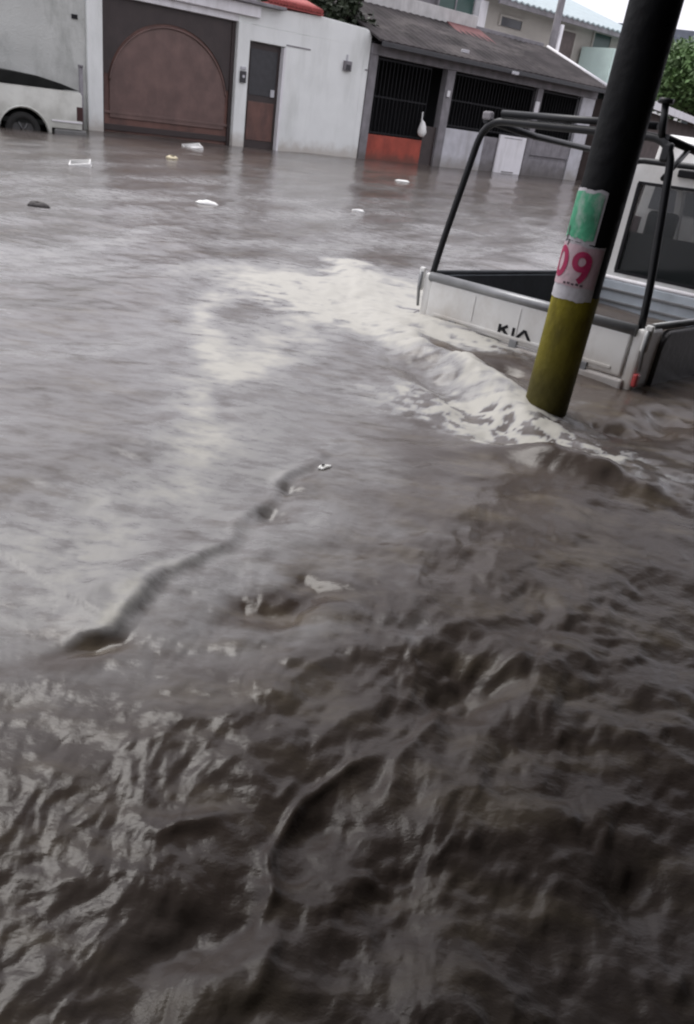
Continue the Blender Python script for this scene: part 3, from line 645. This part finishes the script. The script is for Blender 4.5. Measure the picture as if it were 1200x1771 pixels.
MB().box(-.03, .10, W - .05, W + .03, c(-.40), c(.0)).build('corner_post', M['truck_white'], t, .025, 3)
# right side: dark panel with a rounded upper corner
pr = [(.20, c(-.60)), (.20, c(-.14))] + [(.32 - .12 * math.cos(R(a)), c(-.14) + .12 * math.sin(R(a))) for a in range(15, 91, 15)] + [(L_ + .05, c(.0)), (L_ + .05, c(-.60))]
MB().prism(pr, -.055, -.0, 'y').build('side_panel', M['side_dark'], t, .012)
MB().tube([(.10, .0, c(-.0)), (L_, .0, c(.02))], .022, 10).build('side_rail', M['lip'], t)
MB().box(.10, L_, W - .03, W + .01, c(-.42), c(-.01)).build('side_board', M['bed_pale'], t, .01)
MB().box(.10, L_, W - .034, W - .031, c(-.40), c(-.015)).build('board_liner', M['truck_bed'], t)
MB().tube([(.03, W - .01, c(-.0)), (L_, W - .01, c(.0))], .020, 10).build('side_rail', M['truck_bed'], t)
MB().box(.0, L_, .0, W, c(-.46), c(-.42)).build('bed_floor', M['truck_bed'], t)
MB().box(L_ - .05, L_, .02, W, c(-.42), c(-.02)).build('headboard', M['bed_pale'], t, .01)
for z in (-.10, -.20, -.31): MB().box(L_ - .068, L_ - .05, .04, W - .04, c(z - .012), c(z + .012)).build('headboard_rib', M['lip'], t, .004)
MB().tube([(L_ - .03, .02, c(-.005)), (L_ - .03, W, c(-.005))], .02, 10).build('headboard_rail', M['white_trim'], t)
# latches and lights
for yb in (-.055, W + .035):
    la = MB().box(-.045, -.02, yb - .012, yb + .035, c(-.13), c(.03)).build('latch', M['truck_white'], t, .010)
    MB().tube([(-.05, yb + .01, c(.0)), (-.055, yb + .005, c(-.12)), (-.04, yb, c(-.24))], [.016, .012, .010], 8).build('lever', M['lip'], la)
MB().box(-.05, -.0, -.062, -.03, c(-.34), c(-.26)).build('taillight', M['red_lens'], t, .01)
MB().box(-.10, .02, -.04, .04, c(-.60), c(-.46)).build('mud_flap', M['pale_cap'], t, .01)
# wheels and frame
MB().box(.3, 4.2, .45, .60, c(-.62), c(-.47)).box(.3, 4.2, 1.05, 1.20, c(-.62), c(-.47)).build('chassis', M['black'], t)
for x in (.95, 3.35):
    wheel(t, x, .03, .23, .33, .33); wheel(t, x, W - .23, W - .03, .33, .33)
# cab
X0, X1 = L_ + .04, L_ + 1.62; zt = c(.98); zb = c(-.62)
cb = MB()
yl0, yl1 = .0, W + .0
wz0, wz1 = c(.06), c(.80)
cb.box(X0, X0 + .06, yl0, yl1, zb, wz0 - .0)              # rear wall below glass
cb.box(X0, X0 + .06, yl0, yl0 + .20, wz0, wz1).box(X0, X0 + .06, yl1 - .20, yl1, wz0, wz1)
cb.box(X0, X0 + .06, yl0, yl1, wz1, zt)
cb.box(X0 + .06, X1, yl0 + .0, yl0 + .05, zb, wz0).box(X0 + .06, X1, yl1 - .05, yl1, zb, wz0)      # doors
cb.box(X0 + .06, X0 + .20, yl0, yl0 + .05, wz0, wz1).box(X0 + .06, X0 + .20, yl1 - .05, yl1, wz0, wz1)
cb.box(X0 + .06, X1 - .25, yl0, yl1, wz1, zt)             # roof
cb.box(X1, X1 + .06, yl0, yl1, zb, wz0)                   # nose
for y in (yl0, yl1 - .06): cb.prism([(X1 - .04, wz0), (X1 + .05, wz0), (X1 - .25, zt), (X1 - .34, zt)], y, y + .06, 'y')
cab_ = cb.build('cab', M['truck_white'], t, .02)
MB().box(X0 - .006, X0 + .0, yl0 + .19, yl1 - .19, wz0 - .02, wz0 + .005).box(X0 - .008, X0, yl0 + .185, yl0 + .215, wz0, wz1).box(X0 - .008, X0, yl1 - .215, yl1 - .185, wz0, wz1).box(X0 - .008, X0, yl0 + .19, yl1 - .19, wz1 - .01, wz1 + .015).build('window_seal', M['black'], cab_)
MB().box(X0 + .02, X0 + .026, yl0 + .20, yl1 - .20, wz0, wz1).build('rear_window', M['cab_glass'], cab_)
MB().add([(X1 + .03, yl0 + .06, wz0), (X1 + .03, yl1 - .06, wz0), (X1 - .27, yl1 - .06, zt - .03), (X1 - .27, yl0 + .06, zt - .03)], [(0, 1, 2, 3)]).build('windscreen', M['cab_glass'], cab_)
for y0, y1 in ((.12, .72), (.92, 1.52)):
    se = MB().box(X0 + .12, X0 + .26, y0, y1, c(-.35), c(.34)).build('seat', M['black'], cab_, .05, 3)
    MB().box(X0 + .13, X0 + .22, y0 + .16, y1 - .16, c(.36), c(.60)).build('headrest', M['black'], se, .04, 3)
MB().box(X0 + .10, X0 + .118, .05, W - .05, c(-.3), c(.40)).build('cab_lining', M['side_dark'], cab_)
MB().box(X0 - .03, X0, .52, 1.12, c(.885), c(.945)).build('roof_vent', M['black'], cab_, .01)
for y in (.30, .82, 1.34):
    MB().box(-.058, -.045, y - .03, y + .03, c(-.335), c(-.275)).build('hinge', M['lip'], tg, .004)
for y in (.45, .82, 1.19): MB().box(-.049, -.045, y - .006, y + .006, c(-.24), c(-.07)).build('pressed_rib', M['truck_white'], tg, .002)
# tube rack
def rnd(pts, r=.12, n=6):                 # round the corners of a polyline
    P_ = [Vector(p) for p in pts]; out = [P_[0]]
    for i in range(1, len(P_) - 1):
        a = P_[i] + (P_[i - 1] - P_[i]).normalized() * r; b = P_[i] + (P_[i + 1] - P_[i]).normalized() * r
        for k in range(n + 1):
            s_ = k / n; out.append(a * (1 - s_) ** 2 + P_[i] * 2 * s_ * (1 - s_) + b * s_ ** 2)
    return out + [P_[-1]]
rk = empty('rack', (0, 0, 0)); rk.parent = t
def hoop(a, top, rr_, ins=.19, r_=.15):
    return MB().tube(rnd([(a, W - .02, c(.0)), (a, W - .05, c(.19)), (a, W - ins - .02, c(top)), (a, ins - .05, c(top)), (a, .04, c(.22)), (a, .02, c(-.05))], r_), rr_, 12)
MB_h = hoop(0.0, 1.0, .0225, .20); MB_h.build('rear_hoop', M['rack'], t)
bpy.data.objects.remove(rk)
MB().tube([(0.0, .26, c(1.055)), (0.0, W - .34, c(1.045))], .020, 12).build('hoop_crossbar', M['rack'], t)
hoop(L_ - .12, .97, .024, .10).build('front_hoop', M['rack'], t)
for y in (.20, W - .22):
    MB().tube([(0, y, c(1.0)), (.62, y, c(.97)), (L_ - .12, y - (.04 if y < 1 else -.04), c(.97))], .022, 10).build('side_tube', M['rack'], t)
MB().tube([(.0, .22, c(.98)), (-.01, .25, c(1.17))], .020, 10).build('stub_post', M['rack'], t)
MB().tube([(-.01, .25, c(1.165)), (-.01, .25, c(1.19))], .040, 12).build('stub_cap', M['rack'], t)
MB().box(-.022, .022, .14, .20, c(.88), c(.98)).build('joint_plate', M['rack'], t, .015)
MB().tube([(.0, .15, c(.80)), (.35, .20, c(.98))], .016, 8).build('brace', M['rack'], t)
MB().box(-.02, .02, W - .27, W - .20, c(1.0), c(1.05)).build('lamp_bracket', M['concrete'], t, .012)
# the maker's letters on the tailgate: connected slanting strokes
def strokes(lines, wd, place, name, m, parent, off=.004):
    mb = MB()
    for ln in lines:
        P_ = [Vector(p).to_2d() if len(p) > 2 else Vector(p) for p in ln]
        L2, R2 = [], []
        for i, p in enumerate(P_):
            a = P_[max(i - 1, 0)]; b = P_[min(i + 1, len(P_) - 1)]; d = (b - a).normalized(); nn = Vector((-d.y, d.x))
            L2.append(p + nn * wd / 2); R2.append(p - nn * wd / 2)
        vs = [place(q, off) for q in L2] + [place(q, off) for q in R2]; vb = [place(q, 0) for q in L2] + [place(q, 0) for q in R2]
        n_ = len(P_); N2 = 2 * n_
        fs = [(i, i + 1, n_ + i + 1, n_ + i) for i in range(n_ - 1)]
        fs += [(i, N2 + i, N2 + i + 1, i + 1) for i in range(n_ - 1)] + [(n_ + i, n_ + i + 1, N2 + n_ + i + 1, N2 + n_ + i) for i in range(n_ - 1)]
        fs += [(0, n_, N2 + n_, N2), (n_ - 1, N2 + n_ - 1, N2 + 2 * n_ - 1, 2 * n_ - 1)]
        mb.add(vs + vb, fs)
    return mb.build(name, m, parent)
def on_gate(q, off): return (-.0452 - off, .950 - q.x, c(-.262) + q.y)
kia = [[(0, 0), (0, .062)], [(.006, .026), (.060, .062)], [(.022, .038), (.070, 0)], [(.110, 0), (.110, .062)], [(.140, 0), (.190, .060), (.198, .060), (.246, 0)]]
strokes(kia, .0195, lambda q, o: on_gate(q, o), 'lettering', M['black'], tg)

# ------------------------------------------------------------------ painted street pole
pc = np.array([.93 + .03, 3.9 + .06]); PR = .112
t = empty('street_pole', (pc[0], pc[1], -.9), 0, 'thick black and yellow street pole with torn posters, standing in foam', 'pole')
def cyl(z0, z1, r, nz=2, a0=0, a1=2 * math.pi, n=48, wobble=0, inner=None):
    mb = MB(); vs = []; fs = []
    full = abs(a1 - a0 - 2 * math.pi) < 1e-6
    cnt = n if full else n + 1
    for j in range(nz + 1):
        for i in range(cnt):
            a = a0 + (a1 - a0) * i / n; z = z0 + (z1 - z0) * j / nz
            rr = r(z) if callable(r) else r
            if wobble and j in (0, nz): z += wobble * 1.6 * float(perlin(np.array([a * 2.3 + z0 * 9]), np.array([j + z1 * 7.]))[0]) + wobble * .8 * float(perlin(np.array([a * 9.]), np.array([j + z0 * 5.]))[0])
            vs.append((rr * math.cos(a), rr * math.sin(a), z))
    for j in range(nz):
        for i in range(n if full else n): fs.append((j * cnt + i, j * cnt + (i + 1) % cnt, (j + 1) * cnt + (i + 1) % cnt, (j + 1) * cnt + i))
    mb.add(vs, fs, True); return mb
taper = lambda z: PR * (1 - .006 * (z - .9))
o_ = cyl(0, 9.0, taper, 30).build('shaft', M['pole_paint'], t)
zp = lambda z: z + .9
cyl(zp(-.4), zp(.625), lambda z: taper(z) + .0025, 12, wobble=.006).build('yellow_band', M['pole_yellow'], t)
# posters wrap the side that faces the street and the camera
def wrap(z0, z1, d0, d1, name, m, off, wob=.008, nz=6): return cyl(zp(z0), zp(z1), lambda z: taper(z) + off, nz, R(d0), R(d1), 40, wob).build(name, m, t)
FC = -104                                     # the side of the pole that faces the camera (degrees)
wrap(.60, .865, FC - 132, FC + 42, 'poster', M['paper'], .005)
wrap(.867, 1.10, FC - 132, FC + 12, 'poster', M['paper'], .005)
wrap(.885, 1.085, FC - 118, FC + 6, 'green_print', M['paper_green'], .0075, .012)
wrap(.665, .855, FC - 122, FC + 38, 'pink_print', M['paper_pink'], .0075, .006)
def arc(cx, cy, rx, ry, a0, a1, n=18): return [(cx + rx * math.cos(R(a0 + (a1 - a0) * i / n)), cy + ry * math.sin(R(a0 + (a1 - a0) * i / n))) for i in range(n + 1)]
def on_pole(q, off):
    a = R(FC) + q.x / PR; r_ = taper(zp(.75)) + .0085 + off
    return (r_ * math.cos(a), r_ * math.sin(a), q.y + zp(0))
cy = .765
nine = [arc(-.012, cy + .020, .031, .034, 0, 360, 30), arc(-.028, cy + .020, .047, .098, 0, -68, 16)]
zero = [arc(-.125, cy + .004, .034, .060, 0, 360, 30)]
strokes(nine, .027, on_pole, 'price_digit', M['ink_magenta'], t, .0015)
strokes(zero, .027, on_pole, 'price_digit', M['ink_magenta'], t, .0015)
strokes([[(-.075 + i * .02, .678 + .004 * (i % 2)), (-.062 + i * .02, .679)] for i in range(5)], .010, on_pole, 'fine_print', M['ink_dark'], t, .001)
strokes([[(-.135, .86), (-.125, .90), (-.132, .93)], [(-.11, .845), (-.105, .87)]], .008, on_pole, 'scrawl', M['ink_dark'], t, .001)

# ------------------------------------------------------------------ van parked beyond the truck
vo = TO + tf * 6.2 + tl_ * 1.45; vx = math.atan2(tf[1], tf[0])
t = empty('parked_van', (vo[0], vo[1], -.72), vx, 'white van with dark rear window parked beyond the truck cab', 'van')
hz = 2.22
MB().prism([(0, .25), (0, 1.25), (.12, hz - .05), (.3, hz), (3.0, hz), (3.7, 1.3), (4.5, 1.1), (4.6, .4), (4.5, .25)], 0, 1.72, 'y').build('body', M['truck_white'], t, .05, 3)
MB().prism([(.0, 1.32), (-.012, 1.32), (.075, 1.92), (.09, 1.92)], .16, 1.56, 'y').build('rear_window', M['window_dark'], t, .004)
MB().prism([(.35, 1.32), (.42, 1.95), (2.9, 1.95), (3.45, 1.32)], -.008, .004, 'y').build('side_window', M['window_dark'], t, .004)
for y in (-.0, 1.60): MB().box(-.02, .03, y + .01, y + .11, .75, 1.2).build('taillight', M['smoke_lens'], t, .01)
MB().box(-.08, .05, .02, 1.70, .35, .6).build('bumper', M['side_dark'], t, .03)
for x in (.9, 3.7): wheel(t, x, .02, .22, .32, .32); wheel(t, x, 1.50, 1.70, .32, .32)

# ------------------------------------------------------------------ things adrift
def lump(name, x, y, sx, sy, sz, rz, m, label, cat, seed, z=.0, group=None):
    rr = random.Random(seed); mb = MB(); n, mm = 14, 7; vs = []; fs = []
    ph = [rr.uniform(0, 6.28) for _ in range(6)]
    for j in range(mm + 1):
        el = -math.pi / 2 + math.pi * j / mm
        for i in range(n):
            a = 2 * math.pi * i / n; k = 1 + .16 * math.sin(3 * a + ph[0]) + .12 * math.sin(5 * a + ph[1] + el * 2) + .1 * math.sin(4 * el + ph[2])
            vs.append((sx * k * math.cos(el) ** .6 * math.cos(a) if abs(math.cos(el)) > 1e-6 else 0, sy * k * (abs(math.cos(el)) ** .6) * math.sin(a), sz * math.sin(el) * (1 + .25 * math.sin(2 * a + ph[3]))))
    for j in range(mm):
        for i in range(n): fs.append((j * n + i, j * n + (i + 1) % n, (j + 1) * n + (i + 1) % n, (j + 1) * n + i))
    mb.add(vs, fs, True); o = mb.build(name, m); p_ = atz(x, y)
    hgt = float(water_height(np.array([[p_[0]]]), np.array([[p_[1]]]))[0][0, 0])
    o.location = (p_[0], p_[1], hgt + sz * .35 + z); o.rotation_euler = (0, 0, R(rz)); tag(o, label, cat, group); return o
def tray(name, x, y, sx, sy, sz, rz, m, label, cat):
    mb = MB(); th_ = .012
    mb.box(-sx, sx, -sy, sy, 0, th_).box(-sx, sx, -sy, -sy + th_, th_, sz).box(-sx, sx, sy - th_, sy, th_, sz).box(-sx, -sx + th_, -sy + th_, sy - th_, th_, sz).box(sx - th_, sx, -sy + th_, sy - th_, th_, sz)
    o = mb.build(name, m, None, .006); p_ = atz(x, y); o.location = (p_[0], p_[1], -.02); o.rotation_euler = (R(11), R(-9), R(rz)); tag(o, label, cat); return o
tray('foam_box', 140, 288, .14, .11, .085, 15, M['foam_white'], 'white foam box floating in front of the pickup tail', 'box')
tray('foam_tray', 333, 256, .19, .15, .07, 30, M['foam_white'], 'flat white foam tray floating before the brown garage gate', 'tray')
lump('cup', 297, 276, .09, .08, .045, 10, M['foam_cream'], 'small yellowish cup floating just left of the foam tray', 'cup', 2)
lump('plastic_bag', 357, 353, .13, .085, .03, -10, M['foam_white'], 'crumpled white plastic bag drifting in the middle of the street', 'bag', 3)
lump('driftwood', 66, 359, .105, .05, .028, -12, M['driftwood'], 'dark piece of wood drifting near the left edge', 'driftwood', 4)
lump('bottle', 620, 366, .085, .035, .025, 5, M['foam_white'], 'small white bottle drifting left of the truck rack', 'bottle', 5)
lump('paper_scrap', 697, 314, .14, .06, .02, 10, M['foam_white'], 'pale paper scrap floating below the red low wall', 'paper scrap', 6)
lump('foam_cup', 562, 805, .030, .016, .012, 45, M['foam_white'], 'small white foam cup riding the crest left of the pole', 'cup', 8)

# ------------------------------------------------------------------ our own side of the street: unseen porch, shaped to darken the near water
n0 = np.array([-math.sin(RZ), math.cos(RZ)])
def NS(s, k, z=0): return (dvec[0] * s + n0[0] * k, dvec[1] * s + n0[1] * k, z)
t = empty('porch_building', NS(0, -1.5, -.5), RZ, 'unseen dark porch building on the near side, flat canopy and added end wall shading the water', 'building')
MB().box(-9, 14, -.3, 0, 0, 4.6).build('wall', M['near_wall'], t)
MB().box(-1.9, -1.7, .004, 3.6, 0, 2.795).build('shade_end_wall', M['near_wall'], t)  # unseen wall added to keep sky light off the near left water
MB().box(-2.8, 14, .003, 3.8, 2.80, 2.97).build('canopy', M['near_roof'], t, .01)  # out of view, its reach extended to darken the near water
MB().box(-2.85, 14, 3.803, 3.86, 2.70, 3.05).build('fascia', M['near_wall'], t, .01)
